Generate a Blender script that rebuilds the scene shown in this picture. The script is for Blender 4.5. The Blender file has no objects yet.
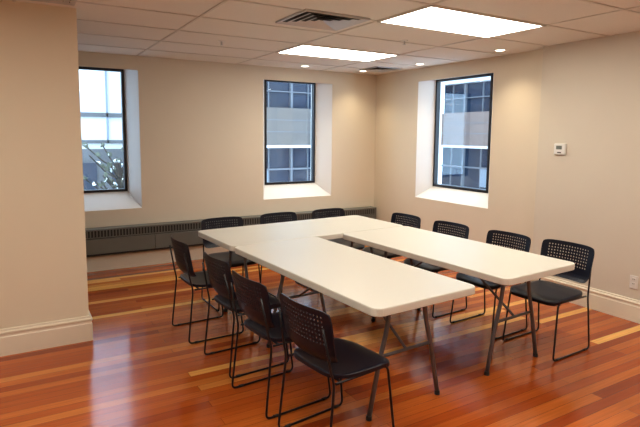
import bpy, bmesh, math, random
from mathutils import Vector, Matrix
random.seed(3)
D=bpy.data; C=bpy.context; col=C.scene.collection
# ---------------- materials
def mat(name,color,rough=.5,metal=0,emis=None,es=0,noise=0,nscale=20,bump=0,spec=None):
    m=D.materials.new(name); m.use_nodes=True; nt=m.node_tree; b=nt.nodes['Principled BSDF']
    b.inputs['Base Color'].default_value=color; b.inputs['Roughness'].default_value=rough; b.inputs['Metallic'].default_value=metal
    if spec is not None: b.inputs['Specular IOR Level'].default_value=spec
    if emis: b.inputs['Emission Color'].default_value=emis; b.inputs['Emission Strength'].default_value=es
    if noise or bump:
        tc=nt.nodes.new('ShaderNodeTexCoord'); n=nt.nodes.new('ShaderNodeTexNoise'); n.inputs['Scale'].default_value=nscale; n.inputs['Detail'].default_value=4
        nt.links.new(tc.outputs['Object'],n.inputs['Vector'])
        if noise:
            mx=nt.nodes.new('ShaderNodeMix'); mx.data_type='RGBA'
            mx.inputs['A'].default_value=tuple(c*(1-noise) for c in color[:3])+(1,)
            mx.inputs['B'].default_value=tuple(min(1,c*(1+noise)) for c in color[:3])+(1,)
            nt.links.new(n.outputs['Fac'],mx.inputs['Factor']); nt.links.new(mx.outputs['Result'],b.inputs['Base Color'])
        if bump:
            bp=nt.nodes.new('ShaderNodeBump'); bp.inputs['Strength'].default_value=bump; bp.inputs['Distance'].default_value=.002
            nt.links.new(n.outputs['Fac'],bp.inputs['Height']); nt.links.new(bp.outputs['Normal'],b.inputs['Normal'])
    return m
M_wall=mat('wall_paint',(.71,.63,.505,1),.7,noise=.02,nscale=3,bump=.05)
M_wall_shade=mat('wall_paint_shaded',(.655,.595,.50,1),.7,noise=.02,nscale=3,bump=.05)  # wall paint toned down: weaker light on near segment put into the colour
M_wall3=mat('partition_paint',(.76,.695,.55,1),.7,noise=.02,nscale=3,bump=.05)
M_reveal=mat('reveal_paint',(.82,.80,.77,1),.6,noise=.02,nscale=4)
M_base=mat('baseboard_paint',(.80,.735,.60,1),.4,noise=.02,nscale=5)
M_ceil=mat('ceiling_tile',(.78,.75,.69,1),.9,noise=.06,nscale=160,bump=.3)
M_grid=mat('ceiling_tbar',(.66,.62,.56,1),.5,noise=.01)
M_black=mat('black_frame',(.010,.011,.016,1),.4,noise=.1)
M_seat=mat('navy_plastic',(.005,.007,.017,1),.36,noise=.15,nscale=60,bump=.1,spec=.35)
M_tube=mat('black_steel',(.006,.007,.011,1),.3,noise=.1)
M_table=mat('table_plastic',(.70,.69,.62,1),.36,noise=.02,nscale=120,bump=.15)
M_leg=mat('grey_steel',(.17,.18,.21,1),.35,metal=.5,noise=.05)
M_foot=mat('rubber_foot',(.03,.03,.03,1),.7,noise=.05)
M_heat=mat('radiator_metal',(.15,.155,.14,1),.38,metal=.2,noise=.08,nscale=8)
M_heatd=mat('radiator_dark',(.025,.025,.025,1),.6,noise=.1)
M_light=mat('light_diffuser',(.9,.9,.9,1),.5,emis=(1,.945,.83,1),es=11.5)
M_lamp=mat('downlight_bulb',(.9,.9,.9,1),.5,emis=(1,.88,.66,1),es=10)
M_metal=mat('diffuser_metal',(.55,.56,.57,1),.35,metal=.5,noise=.04)
M_dark=mat('vent_dark',(.05,.05,.05,1),.6,noise=.05)
M_white=mat('white_plastic',(.78,.77,.74,1),.4,noise=.02)
M_lcd=mat('lcd_grey',(.18,.2,.18,1),.2,noise=.02)
def floor_mat():
    m=D.materials.new('hardwood_floor'); m.use_nodes=True; nt=m.node_tree; N=nt.nodes.new; L=nt.links.new
    b=nt.nodes['Principled BSDF']; tc=N('ShaderNodeTexCoord')
    br=N('ShaderNodeTexBrick'); br.inputs['Scale'].default_value=1; br.inputs['Brick Width'].default_value=2.1; br.inputs['Row Height'].default_value=.072
    br.inputs['Mortar Size'].default_value=.0010; br.inputs['Mortar Smooth'].default_value=.3; br.offset=.37; br.offset_frequency=3
    br.inputs['Color1'].default_value=(0,0,0,1); br.inputs['Color2'].default_value=(1,1,1,1); br.inputs['Mortar'].default_value=(.3,.3,.3,1)
    mp=N('ShaderNodeMapping'); mp.inputs['Location'].default_value=(.4,.02,0)
    L(tc.outputs['Object'],mp.inputs['Vector']); L(mp.outputs['Vector'],br.inputs['Vector'])
    cr=N('ShaderNodeValToRGB'); e=cr.color_ramp.elements
    e[0].position=0; e[0].color=(.27,.044,.007,1); e[1].position=1; e[1].color=(.88,.48,.13,1)
    for p,c in [(.25,(.38,.072,.010,1)),(.55,(.46,.105,.016,1)),(.80,(.54,.15,.026,1)),(.88,(.62,.23,.05,1)),(.92,(.82,.40,.10,1))]:
        x=e.new(p); x.color=c
    L(br.outputs['Color'],cr.inputs['Fac'])
    mp2=N('ShaderNodeMapping'); mp2.inputs['Scale'].default_value=(1.6,45,1); L(tc.outputs['Object'],mp2.inputs['Vector'])
    n=N('ShaderNodeTexNoise'); n.inputs['Scale'].default_value=1.5; n.inputs['Detail'].default_value=6; L(mp2.outputs['Vector'],n.inputs['Vector'])
    n2=N('ShaderNodeTexNoise'); n2.inputs['Scale'].default_value=.9; n2.inputs['Detail'].default_value=2; L(tc.outputs['Object'],n2.inputs['Vector'])
    a=N('ShaderNodeMath'); a.operation='MULTIPLY_ADD'; a.inputs[1].default_value=.7; a.inputs[2].default_value=.65; L(n.outputs['Fac'],a.inputs[0])
    a2=N('ShaderNodeMath'); a2.operation='MULTIPLY_ADD'; a2.inputs[1].default_value=.5; a2.inputs[2].default_value=.75; L(n2.outputs['Fac'],a2.inputs[0])
    a3=N('ShaderNodeMath'); a3.operation='MULTIPLY'; L(a.outputs[0],a3.inputs[0]); L(a2.outputs[0],a3.inputs[1])
    vm=N('ShaderNodeVectorMath'); vm.operation='SCALE'; L(cr.outputs['Color'],vm.inputs[0]); L(a3.outputs[0],vm.inputs['Scale'])
    mx=N('ShaderNodeMix'); mx.data_type='RGBA'; mx.inputs['B'].default_value=(.09,.02,.006,1)
    L(br.outputs['Fac'],mx.inputs['Factor']); L(vm.outputs[0],mx.inputs['A']); L(mx.outputs['Result'],b.inputs['Base Color'])
    b.inputs['Roughness'].default_value=.14; b.inputs['Specular IOR Level'].default_value=.55
    bp=N('ShaderNodeBump'); bp.inputs['Strength'].default_value=.10; bp.inputs['Distance'].default_value=.001; L(n.outputs['Fac'],bp.inputs['Height']); L(bp.outputs['Normal'],b.inputs['Normal'])
    return m
M_floor=floor_mat()
def glass_mat():
    m=D.materials.new('window_glass'); m.use_nodes=True; nt=m.node_tree; nt.nodes.remove(nt.nodes['Principled BSDF'])
    t=nt.nodes.new('ShaderNodeBsdfTransparent'); t.inputs[0].default_value=(.86,.94,1,1)
    g=nt.nodes.new('ShaderNodeBsdfGlossy'); g.inputs['Roughness'].default_value=.03
    x=nt.nodes.new('ShaderNodeMixShader'); x.inputs[0].default_value=.06
    nt.links.new(t.outputs[0],x.inputs[1]); nt.links.new(g.outputs[0],x.inputs[2]); nt.links.new(x.outputs[0],nt.nodes['Material Output'].inputs[0]); return m
M_glass=glass_mat()
# ---------------- mesh helpers
class B:
    def __init__(s): s.bm=bmesh.new(); s.mats=[]
    def mi(s,m):
        if m not in s.mats: s.mats.append(m)
        return s.mats.index(m)
    def quad(s,pts,m,smooth=False):
        f=s.bm.faces.new([s.bm.verts.new(p) for p in pts]); f.material_index=s.mi(m); f.smooth=smooth; return f
    def box(s,a,b,m,bevel=0):
        n0=set(s.bm.faces)
        x0,y0,z0=a;x1,y1,z1=b
        r=bmesh.ops.create_cube(s.bm,size=1,matrix=Matrix.Translation(((x0+x1)/2,(y0+y1)/2,(z0+z1)/2))@Matrix.Diagonal((abs(x1-x0),abs(y1-y0),abs(z1-z0),1)))
        if bevel:
            es={e for v in r['verts'] for e in v.link_edges}
            bmesh.ops.bevel(s.bm,geom=list(es),offset=bevel,segments=2,affect='EDGES',profile=.5)
        for f in s.bm.faces:
            if f not in n0: f.material_index=s.mi(m)
    def cyl(s,c,r,h,m,seg=24,axis='Z'):
        n0=set(s.bm.faces); R=Matrix.Identity(4)
        if axis=='X': R=Matrix.Rotation(math.pi/2,4,'Y')
        if axis=='Y': R=Matrix.Rotation(math.pi/2,4,'X')
        bmesh.ops.create_cone(s.bm,cap_ends=True,segments=seg,radius1=r,radius2=r,depth=h,matrix=Matrix.Translation(c)@R)
        for f in s.bm.faces:
            if f not in n0: f.material_index=s.mi(m)
    def tube(s,pts,r,m,fil=.04,seg=8):
        P=[Vector(p) for p in pts]; out=[P[0]]
        for i in range(1,len(P)-1):
            a,b,c=P[i-1],P[i],P[i+1]; d=min(fil,(a-b).length*.45,(c-b).length*.45)
            p0=b+(a-b).normalized()*d; p1=b+(c-b).normalized()*d
            for k in range(5):
                t=k/4; out.append(p0*(1-t)**2+b*2*t*(1-t)+p1*t*t)
        out.append(P[-1]); rings=[]; prev=None
        for i,p in enumerate(out):
            t=(out[min(i+1,len(out)-1)]-out[max(i-1,0)]).normalized()
            if prev is None:
                up=Vector((0,0,1)) if abs(t.z)<.9 else Vector((1,0,0)); n=t.cross(up).normalized()
            else: n=(prev-t*prev.dot(t)).normalized()
            prev=n; bb=t.cross(n)
            rings.append([s.bm.verts.new(p+(n*math.cos(2*math.pi*k/seg)+bb*math.sin(2*math.pi*k/seg))*r) for k in range(seg)])
        k0=s.mi(m)
        for A,Bq in zip(rings,rings[1:]):
            for k in range(seg):
                f=s.bm.faces.new([A[k],A[(k+1)%seg],Bq[(k+1)%seg],Bq[k]]); f.material_index=k0; f.smooth=True
        for rg in (rings[0],rings[-1]):
            f=s.bm.faces.new(rg); f.material_index=k0
    def mesh(s,name):
        bmesh.ops.recalc_face_normals(s.bm,faces=s.bm.faces)
        me=D.meshes.new(name); s.bm.to_mesh(me); s.bm.free()
        for m in s.mats: me.materials.append(m)
        return me
    def obj(s,name,loc=(0,0,0),rz=0):
        return place(s.mesh(name),name,loc,rz)
def place(me,name,loc=(0,0,0),rz=0):
    o=D.objects.new(name,me); o.location=loc; o.rotation_euler=(0,0,rz); col.objects.link(o); return o

# ---------------- room dims
H=2.473; YB=6.34; XR=4.69; XR2=4.56; YS=3.41; YP=4.20; XP=.426; XL=-2.6; YF=-2.2
b=B(); b.box((XL-.1,YF-.1,-.1),(XR+.3,YB+.3,0),M_floor); b.obj('floor')
b=B(); b.box((XL-.1,YF-.1,H),(XR+.3,YB+.3,H+.1),M_ceil); b.obj('ceiling')
DEP=.22
def wall(name,f,s0,s1,wins):
    b=B(); cur=s0
    for w in wins:
        b.quad([f(cur,0,0),f(w[0],0,0),f(w[0],0,H),f(cur,0,H)],M_wall)
        b.quad([f(w[0],0,0),f(w[1],0,0),f(w[1],0,w[2]),f(w[0],0,w[2])],M_wall)
        b.quad([f(w[0],0,w[3]),f(w[1],0,w[3]),f(w[1],0,H),f(w[0],0,H)],M_wall)
        o=[f(w[0],0,w[2]),f(w[1],0,w[2]),f(w[1],0,w[3]),f(w[0],0,w[3])]
        g=[f(w[4],DEP,w[6]),f(w[5],DEP,w[6]),f(w[5],DEP,w[7]),f(w[4],DEP,w[7])]
        g2=[f(w[4],DEP+.12,w[6]),f(w[5],DEP+.12,w[6]),f(w[5],DEP+.12,w[7]),f(w[4],DEP+.12,w[7])]
        for i in range(4):
            j=(i+1)%4; b.quad([o[i],o[j],g[j],g[i]],M_reveal); b.quad([g[i],g[j],g2[j],g2[i]],M_reveal)
        cur=w[1]
    b.quad([f(cur,0,0),f(s1,0,0),f(s1,0,H),f(cur,0,H)],M_wall)
    return b.obj(name)
fb=lambda s,d,z:(s,YB+d,z)
fr=lambda s,d,z:(XR+d,s,z)
Wb=[(.20,1.27,.70,2.31,.31,1.15,.885,2.335),(2.85,3.92,.71,2.30,2.965,3.765,.885,2.335)]
Wr=[(4.13,5.40,.75,2.30,4.33,5.29,.90,2.33)]
wall('wall_back',fb,XL,XR,Wb); wall('wall_right',fr,YS,YB,Wr)
def window(name,f,w):
    b=B(); g0,g1,z0,z1=w[4:]; t=.030
    def bx(sa,sb,za,zb,da,db,m):
        p=f(sa,da,za); q=f(sb,db,zb); b.box(tuple(min(i,j) for i,j in zip(p,q)),tuple(max(i,j) for i,j in zip(p,q)),m)
    d0,d1=DEP-.012,DEP+.05; e=.001
    bx(g0+e,g0+t,z0+e,z1-e,d0,d1,M_black); bx(g1-t,g1-e,z0+e,z1-e,d0,d1,M_black)
    bx(g0+t,g1-t,z0+e,z0+t,d0,d1,M_black); bx(g0+t,g1-t,z1-t,z1-e,d0,d1,M_black)
    bx(g0+t,g1-t,z0+t,z1-t,DEP+.015,DEP+.019,M_glass)
    b.obj(name)
window('window_1',fb,Wb[0]); window('window_2',fb,Wb[1]); window('window_3',fr,Wr[0])
b=B(); b.box((XR2,YF,0),(XR+.3,YS,H),M_wall_shade); b.obj('wall_right_near')
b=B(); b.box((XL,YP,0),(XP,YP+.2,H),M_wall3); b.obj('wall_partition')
b=B(); b.box((XL-.1,YF,0),(XL,YB+.2,H),M_wall); b.obj('wall_left')
b=B(); b.box((XL-.1,YF-.1,0),(XR+.3,YF,H),M_wall); b.obj('wall_front')
PR=[(0,0),(.020,0),(.020,.135),(.016,.142),(.016,.155),(.022,.162),(.022,.172),(.012,.180),(.010,.192),(0,.196)]
def baseboard(name,pts):
    b=B(); P=[Vector(p) for p in pts]; nr=[]
    for a,c in zip(P,P[1:]):
        t=(c-a).normalized(); nr.append(Vector((-t.y,t.x)))
    rows=[]
    for i,p in enumerate(P):
        if i==0: n=nr[0]
        elif i==len(P)-1: n=nr[-1]
        else: n=(nr[i-1]+nr[i])/(1+nr[i-1].dot(nr[i]))
        rows.append([b.bm.verts.new((p.x+n.x*o,p.y+n.y*o,z)) for o,z in PR])
    k=b.mi(M_base)
    for A,Q in zip(rows,rows[1:]):
        for j in range(len(PR)-1): b.bm.faces.new([A[j],Q[j],Q[j+1],A[j+1]]).material_index=k
    b.bm.faces.new(rows[0]); b.bm.faces.new(rows[-1])
    b.obj(name)
baseboard('baseboard_back',[(XR-.001,YB-.001),(XL,YB-.001)])
baseboard('baseboard_right',[(XR2-.001,YF),(XR2-.001,YS+.001),(XR-.001,YS+.001),(XR-.001,YB-.025)])
baseboard('baseboard_partition',[(XP+.001,YP+.2),(XP+.001,YP-.001),(XL,YP-.001)])
# ---------------- ceiling grid
panels=[(2.48,2.75),(2.48,4.58),(2.48,.92),(.04,.92),(-1.18,2.14),(.04,-.91)]  # leading pair in view; the rest are unseen, added to brighten room and partition
b=B(); g=.010
xs=[2.48+1.22*k for k in range(-4,2)]; ys=[2.75+.61*k for k in range(-8,6)]
for x in xs: b.box((x-g,YF,H-.006),(x+g,YB,H-.0005),M_grid)
for y in ys: b.box((XL,y-g,H-.0062),(XR,y+g,H-.0004),M_grid)
b.obj('trim_ceiling_grid')
for x,y in panels:
    b=B(); b.box((x+.02,y+.02,H-.009),(x+1.20,y+.59,H-.001),M_light)
    t=.02
    for a,c in [((x,y),(x+1.22,y+t)),((x,y+.61-t),(x+1.22,y+.61)),((x,y),(x+t,y+.61)),((x+1.22-t,y),(x+1.22,y+.61))]:
        b.box((a[0],a[1],H-.012),(c[0],c[1],H-.001),M_grid)
    b.obj('fluorescent_light_panel')
def diffuser(cx,cy,sx,sy,name):
    b=B()
    for k in range(5):
        s=1-.2*k; hx,hy=sx/2*s,sy/2*s; wx,wy=sx*.075,sy*.075
        zi=H-.004; zo=H-.016
        i=[(cx-hx,cy-hy),(cx+hx,cy-hy),(cx+hx,cy+hy),(cx-hx,cy+hy)]
        j=[(cx-hx+wx,cy-hy+wy),(cx+hx-wx,cy-hy+wy),(cx+hx-wx,cy+hy-wy),(cx-hx+wx,cy+hy-wy)]
        for q in range(4):
            r=(q+1)%4; b.quad([(*i[q],zo),(*i[r],zo),(*j[r],zi),(*j[q],zi)],M_metal)
            if k==0: b.quad([(*i[q],H-.001),(*i[r],H-.001),(*i[r],zo),(*i[q],zo)],M_metal)
    b.box((cx-sx*.47,cy-sy*.47,H-.003),(cx+sx*.47,cy+sy*.47,H-.0007),M_dark)
    b.obj(name)
diffuser(2.10,3.56,.56,.50,'ceiling_air_diffuser'); diffuser(4.28,5.70,.40,.40,'ceiling_air_diffuser')
diffuser(.20,3.93,.40,.24,'ceiling_air_diffuser')
for x,y in [(1.76,4.88),(3.2,3.9)]:
    b=B(); b.cyl((x,y,H-.004),.035,.006,M_white); b.cyl((x,y,H-.02),.008,.03,M_metal,12); b.cyl((x,y,H-.038),.016,.003,M_metal,12); b.obj('fire_sprinkler')
for x,y in [(3.30,6.02),(4.22,6.02),(4.40,5.05),(4.37,3.78)]:
    b=B()
    for k in range(24):
        a0=2*math.pi*k/24;a1=2*math.pi*(k+1)/24
        P=lambda r,a,z:(x+r*math.cos(a),y+r*math.sin(a),z)
        b.quad([P(.075,a0,H-.002),P(.075,a1,H-.002),P(.055,a1,H-.008),P(.055,a0,H-.008)],M_white)
        b.quad([P(.055,a0,H-.008),P(.055,a1,H-.008),P(.045,a1,H-.002),P(.045,a0,H-.002)],M_white)
    b.cyl((x,y,H-.003),.045,.003,M_lamp)
    o=b.obj('recessed_downlight')
    l=D.lights.new('downlight_beam','SPOT'); l.energy=24; l.color=(1,.84,.58); l.spot_size=math.radians(112); l.spot_blend=1; l.shadow_soft_size=.045
    lo=D.objects.new('downlight_beam',l); lo.location=(x,y,H-.02); col.objects.link(lo); lo.parent=o
# ---------------- radiator
b=B(); x0,x1=.30,4.62; ya,yb=YB-.15,YB-.003
b.box((x0,ya+.03,.20),(x1,yb,.22),M_heatd)
b.box((x0,ya+.02,.22),(x1,yb,.40),M_heatd)
n=4; seg=(x1-x0)/n
for k in range(n):
    b.box((x0+k*seg+.003,ya,.225),(x0+(k+1)*seg-.003,ya+.02,.395),M_heat,.004)
b.box((x0,ya+.002,.405),(x1,yb,.415),M_heat); b.box((x0,ya+.012,.415),(x1,yb,.49),M_heatd)
k=x0
while k<x1-.01:
    b.box((k,ya+.004,.415),(k+.012,ya+.014,.49),M_heat); k+=.034
b.box((x0,ya-.002,.49),(x1,yb,.508),M_heat,.003)
b.box((x0-.006,ya-.003,.20),(x0+.012,yb,.51),M_heat); b.box((x1-.012,ya-.003,.20),(x1+.006,yb,.51),M_heat)
b.obj('baseboard_radiator')
# ---------------- thermostat & outlet
b=B(); b.box((XR2-.028,3.09,1.415),(XR2-.001,3.21,1.52),M_white,.006); b.box((XR2-.030,3.125,1.465),(XR2-.027,3.185,1.50),M_lcd); b.box((XR2-.031,3.13,1.43),(XR2-.027,3.17,1.44),M_dark); b.obj('thermostat')
b=B(); b.box((XR2-.008,2.345,.285),(XR2-.001,2.415,.40),M_white,.003)
for z in (.315,.355):
    b.box((XR2-.011,2.365,z),(XR2-.007,2.395,z+.026),M_white,.002)
    for yy in (2.373,2.385): b.box((XR2-.0125,yy,z+.009),(XR2-.010,yy+.003,z+.020),M_dark)
b.obj('wall_outlet')
# ---------------- tables
TH=.0581; TX,TY=1.4777,1.9607; TWd=.756; W=1.77; L=1.69
def Tp(a,bb): c,s=math.cos(TH),math.sin(TH); return (TX+c*a-s*bb,TY+s*a+c*bb,0)
def rrect(w,l,r,n=7):
    pts=[]
    for cx,cy,a0 in [(w/2-r,l/2-r,0),(-w/2+r,l/2-r,90),(-w/2+r,-l/2+r,180),(w/2-r,-l/2+r,270)]:
        for k in range(n): a=math.radians(a0+90*k/(n-1)); pts.append((cx+r*math.cos(a),cy+r*math.sin(a)))
    return pts
def table_mesh(w,l,name,inset,ox,strut=True):
    b=B(); prof=[(.020,.712),(.018,.698),(.004,.696),(0,.700),(0,.733),(.002,.738),(.007,.740)]
    rings=[]
    for o,z in prof: rings.append([b.bm.verts.new((x,y,z)) for x,y in rrect(w-2*o,l-2*o,.055-o)])
    k=b.mi(M_table)
    for A,Q in zip(rings,rings[1:]):
        for i in range(len(A)): f=b.bm.faces.new([A[i],A[(i+1)%len(A)],Q[(i+1)%len(A)],Q[i]]); f.material_index=k
    b.bm.faces.new(rings[0]); b.bm.faces.new(rings[-1])
    for x in (-w/2+.07,w/2-.07): b.box((x-.012,-l/2+.1,.690),(x+.012,l/2-.1,.7115),M_leg)
    for sg in (-1,1):
        yl=sg*(l/2-inset); r=.0135
        for sx in (-1,1):
            b.tube([(ox+sx*.13,yl,.695),(ox+sx*.15,yl,.50),(ox+sx*.20,yl,.34),(ox+sx*.27,yl,.012)],r,M_leg,.12)
            b.cyl((ox+sx*.27,yl,.012),.017,.024,M_foot,12)
        b.tube([(-w/2+.075,yl,.688),(w/2-.075,yl,.688)],r,M_leg)
        b.tube([(ox-.195,yl,.35),(ox+.195,yl,.35)],.010,M_leg)
        if strut:
            b.tube([(ox,yl,.35),(ox,yl-sg*.30,.55),(ox,yl-sg*.42,.70)],.009,M_leg,.05)
            b.box((ox-.04,yl-sg*.46,.695),(ox+.04,yl-sg*.38,.7115),M_leg)
    return b.mesh(name)
ms=table_mesh(TWd,L-.004,'folding_table',.25,.065); mh=table_mesh(TWd,W,'folding_table_wide',.22,0,False)
place(ms,'folding_table',Tp(.38,L/2-.002),TH); place(ms,'folding_table',Tp(W-.38,L/2-.002),TH)
place(mh,'folding_table',Tp(W/2,L+.38),TH+math.pi/2)
# ---------------- chair
def chair_mesh():
    b=B(); bm=b.bm
    k=b.mi(M_seat); n=14; hw,hd=.225,.215
    def sp(u,v,dz):
        x=u*math.sqrt(1-.5*v*v*abs(v)**4*.55)*hw; y=v*math.sqrt(1-.5*u*u*abs(u)**4*.55)*hd
        x*=1-.06*(1-(v+1)/2)
        z=.452+dz-.010*(1-u*u)*(1-v*v)+ (.010*max(0,-v)**2)-.022*max(0,v-.55)**2/.2
        return (x,y+.01,z)
    for dz,flip in ((0,0),(-.018,1)):
        g=[[bm.verts.new(sp(2*i/n-1,2*j/n-1,dz)) for j in range(n+1)] for i in range(n+1)]
        for i in range(n):
            for j in range(n):
                f=bm.faces.new([g[i][j],g[i+1][j],g[i+1][j+1],g[i][j+1]]); f.material_index=k; f.smooth=True
        if not flip: top=g
        else: bot=g
    def rim(g): return [g[i][0] for i in range(n)]+[g[n][j] for j in range(n)]+[g[i][n] for i in range(n,0,-1)]+[g[0][j] for j in range(n,0,-1)]
    R1,R2=rim(top),rim(bot)
    for i in range(len(R1)): bm.faces.new([R1[i],R1[(i+1)%len(R1)],R2[(i+1)%len(R2)],R2[i]]).material_index=k
    nx,nz=19,12; hwb,hh=.225,.142; zc=.662
    def bp(u,v,off):
        wdt=hwb*(1-.06*max(0,abs(v))**6-.05*(1-v)/2)
        x=u*wdt; z=zc+v*hh-.014*abs(u)**8*(1 if v>0 else -1)*abs(v)
        y=-.225-.05*(v*.5+.5)+.035*u*u+off
        if v<-.6: y+=.02*((-v-.6)/.4)**2
        return Vector((x,y,z))
    vs={}
    def V(iu,iv,off):
        key=(round(iu,4),round(iv,4),off)
        if key not in vs: vs[key]=bm.verts.new(bp(iu/nx*2-1,iv/nz*2-1,off))
        return vs[key]
    T=.007
    def hole(i,j): return 2<=i<=nx-3 and 4<=j<=nz-2
    oct_=[(.5+.27*math.cos(math.radians(a)),.5+.27*math.sin(math.radians(a))) for a in (225,270,315,0,45,90,135,180)]
    sq=[(0,0),(.5,0),(1,0),(1,.5),(1,1),(.5,1),(0,1),(0,.5)]
    for i in range(nx):
        for j in range(nz):
            for off in (0,-T):
                o=[V(i+p,j+q,off) for p,q in sq]
                if hole(i,j):
                    h=[V(i+p,j+q,off) for p,q in oct_]
                    for a in range(8): bm.faces.new([o[a],o[(a+1)%8],h[(a+1)%8],h[a]]).material_index=k
                else:
                    f=bm.faces.new(o); f.material_index=k
            if hole(i,j):
                A=[V(i+p,j+q,0) for p,q in oct_]; Q=[V(i+p,j+q,-T) for p,q in oct_]
                for a in range(8): bm.faces.new([A[a],A[(a+1)%8],Q[(a+1)%8],Q[a]]).material_index=k
    per=[]
    for i in range(nx): per+= [(i,0),(i+.5,0)]
    for j in range(nz): per+= [(nx,j),(nx,j+.5)]
    for i in range(nx): per+= [(nx-i,nz),(nx-i-.5,nz)]
    for j in range(nz): per+= [(0,nz-j),(0,nz-j-.5)]
    for a in range(len(per)):
        p=per[a];q=per[(a+1)%len(per)]
        bm.faces.new([V(*p,0),V(*q,0),V(*q,-T),V(*p,-T)]).material_index=k
    r=.0068
    for s in (-1,1):
        x=s*.205
        b.tube([(x*.93,-.262,.72),(x,-.222,.50),(x*1.03,-.205,.43),(x*1.08,-.25,.0075),(x*1.08,.215,.0075),(x*1.0,.165,.428),(x*1.0,-.19,.428)],r,M_tube,.035)
        b.tube([(x*1.08,-.20,.009),(x*1.08,-.17,.009)],.009,M_foot)
        b.tube([(x*1.08,.15,.009),(x*1.08,.18,.009)],.009,M_foot)
    for y in (-.15,.13): b.tube([(-.205,y,.426),(.205,y,.426)],r,M_tube)
    me=b.mesh('stacking_chair')
    for v in me.vertices: v.co*=.965
    return me
cm=chair_mesh()
def chair(bx,by,ang):
    f=Vector((math.cos(math.radians(ang)),math.sin(math.radians(ang))))
    place(cm,'stacking_chair',(bx+f.x*.235,by+f.y*.235,0),math.radians(ang-90))
for x,y,a in [(1.18,2.16,7),(1.12,2.71,5),(1.12,3.27,4),(1.06,3.95,2),
              (1.70,4.76,-88),(2.32,4.79,-86),(2.93,4.80,-87),
              (3.64,2.41,182),(3.56,2.90,183),(3.49,3.50,184),(3.44,4.09,183)]:
    chair(x,y,a)
# ---------------- exterior
M_conc=mat('facade_spandrel',(.17,.155,.145,1),.8,noise=.18,nscale=3)
M_brown=mat('facade_brown',(.24,.18,.16,1),.8,noise=.18,nscale=3)
M_pale=mat('facade_pale',(.28,.33,.39,1),.8,noise=.12,nscale=2)
M_bright=mat('facade_white',(.80,.84,.88,1),.8,noise=.05,nscale=1)
M_grey=mat('facade_grey',(.14,.15,.16,1),.8,noise=.35,nscale=2.5)
M_win=mat('facade_glass',(.03,.045,.075,1),.08,noise=.6,nscale=1.5,spec=.3)
M_mul=mat('facade_mullion',(.18,.20,.23,1),.5,noise=.05)
M_bark=mat('tree_bark',(.03,.028,.025,1),.9,noise=.3)
M_leaf=mat('snowy_foliage',(.10,.12,.09,1),.8,noise=.7,nscale=8)
def fbox(b,f,sa,sb,za,zb,da,db,m):
    p=f(sa,da,za); q=f(sb,db,zb); b.box(tuple(min(i,j) for i,j in zip(p,q)),tuple(max(i,j) for i,j in zip(p,q)),m)
def facade(f,s0,s1,m1,name):
    b=B()
    fbox(b,f,s0,s1,-5,9,.3,1.5,M_win)
    for z0,z1,m in [(-1.2,-.15,M_pale),(1.18,1.26,M_bright),(1.26,2.37,m1),(3.35,4.9,M_bright),(5.8,7.4,m1),(8.4,9,M_pale),(-5,-2.6,M_pale)]:
        fbox(b,f,s0,s1,z0,z1,0,.31,m)
    for z in (1.65,2.0): fbox(b,f,s0,s1,z,z+.02,-.01,.02,M_mul)
    s=s0; i=0
    while s<s1:
        fbox(b,f,s,s+.07,-5,9,.2,.32,M_mul); fbox(b,f,s+.62,s+.65,-5,9,.25,.32,M_mul)
        if i%2: fbox(b,f,s+.07,s+.62,-.1,.5,.26,.31,M_pale)
        s+=1.35; i+=1
    fbox(b,f,s0,s1,.5,.55,.2,.33,M_mul); fbox(b,f,s0,s1,2.85,2.88,.2,.33,M_mul)
    b.obj(name)
facade(lambda s,d,z:(s,14+d,z),4.6,13.2,M_conc,'office_building')
facade(lambda s,d,z:(13+d,s,z),2,13.9,M_brown,'office_building')
b=B(); f=lambda s,d,z:(s,20+d,z)
fbox(b,f,-6,4.4,-5,9,.3,1.5,M_bright); fbox(b,f,-6,4.4,2.15,2.30,.2,.31,M_grey); fbox(b,f,-6,4.4,1.2,1.32,.2,.31,M_grey); fbox(b,f,-6,4.4,-5,1.0,.15,.31,M_grey)
s=-6
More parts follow.
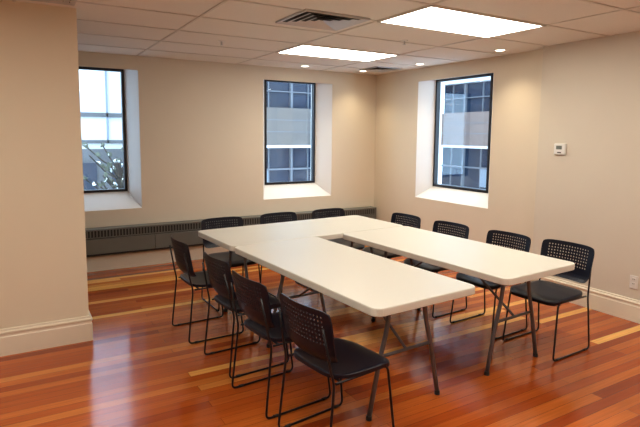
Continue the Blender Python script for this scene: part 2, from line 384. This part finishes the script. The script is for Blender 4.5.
while s<4: fbox(b,f,s,s+.5,-.6,.5,.1,.2,M_win); fbox(b,f,s+.9,s+.96,1.2,9,.2,.31,M_pale); s+=1.0
b.obj('office_building')
b=B()
b.mi(M_bark); b.tube([(2.3,12.6,-5),(2.15,12.6,-.6),(2.0,12.6,.9)],.08,M_bark)
for i in range(80):
    a=random.uniform(0,6.28); z0=random.uniform(-.9,.8); l=random.uniform(.3,.95)
    p=Vector((2.1,12.6,z0)); q=p+Vector((math.cos(a)*l,math.sin(a)*l*.6,l*.7)); b.tube([p,(p+q)/2+Vector((0,0,-.08)),q],.016,M_bark,seg=5)
    for j in range(4):
        c=p.lerp(q,random.uniform(.4,1)); ret=bmesh.ops.create_icosphere(b.bm,subdivisions=1,radius=random.uniform(.025,.06),matrix=Matrix.Translation(c))
        k=b.mi(M_leaf if j else M_bright)
        for v in ret['verts']:
            v.co+=Vector([random.uniform(-.03,.03) for _ in range(3)])
            for ff in v.link_faces: ff.material_index=k
b.obj('street_tree')
b=B(); b.box((-15,YB+.6,-5.2),(30,40,-5),mat('street_asphalt',(.3,.3,.3,1),.9,noise=.1)); b.obj('street_ground')
# ---------------- world
w=D.worlds.new('World'); C.scene.world=w; w.use_nodes=True; bg=w.node_tree.nodes['Background']
bg.inputs[0].default_value=(.78,.89,1.0,1); bg.inputs[1].default_value=5
C.scene.view_settings.view_transform='Standard'; C.scene.view_settings.exposure=.05; C.scene.view_settings.gamma=.93
# ---------------- camera
yaw,pitch,roll,h=.5319,.1084,.0087,1.5868
fw=Vector((math.sin(yaw)*math.cos(pitch),math.cos(yaw)*math.cos(pitch),-math.sin(pitch))); r0=Vector((math.cos(yaw),-math.sin(yaw),0)); u0=r0.cross(fw)
r=r0*math.cos(roll)+u0*math.sin(roll); u=u0*math.cos(roll)-r0*math.sin(roll)
cd=D.cameras.new('camera'); cd.lens=517.36/640*36; cd.sensor_width=36; cd.shift_y=-(213.5-190.9)/640; cd.clip_start=.05
co=D.objects.new('camera',cd); M=Matrix((r,u,-fw)).transposed().to_4x4(); M.translation=(0,0,h); co.matrix_world=M; col.objects.link(co); C.scene.camera=co
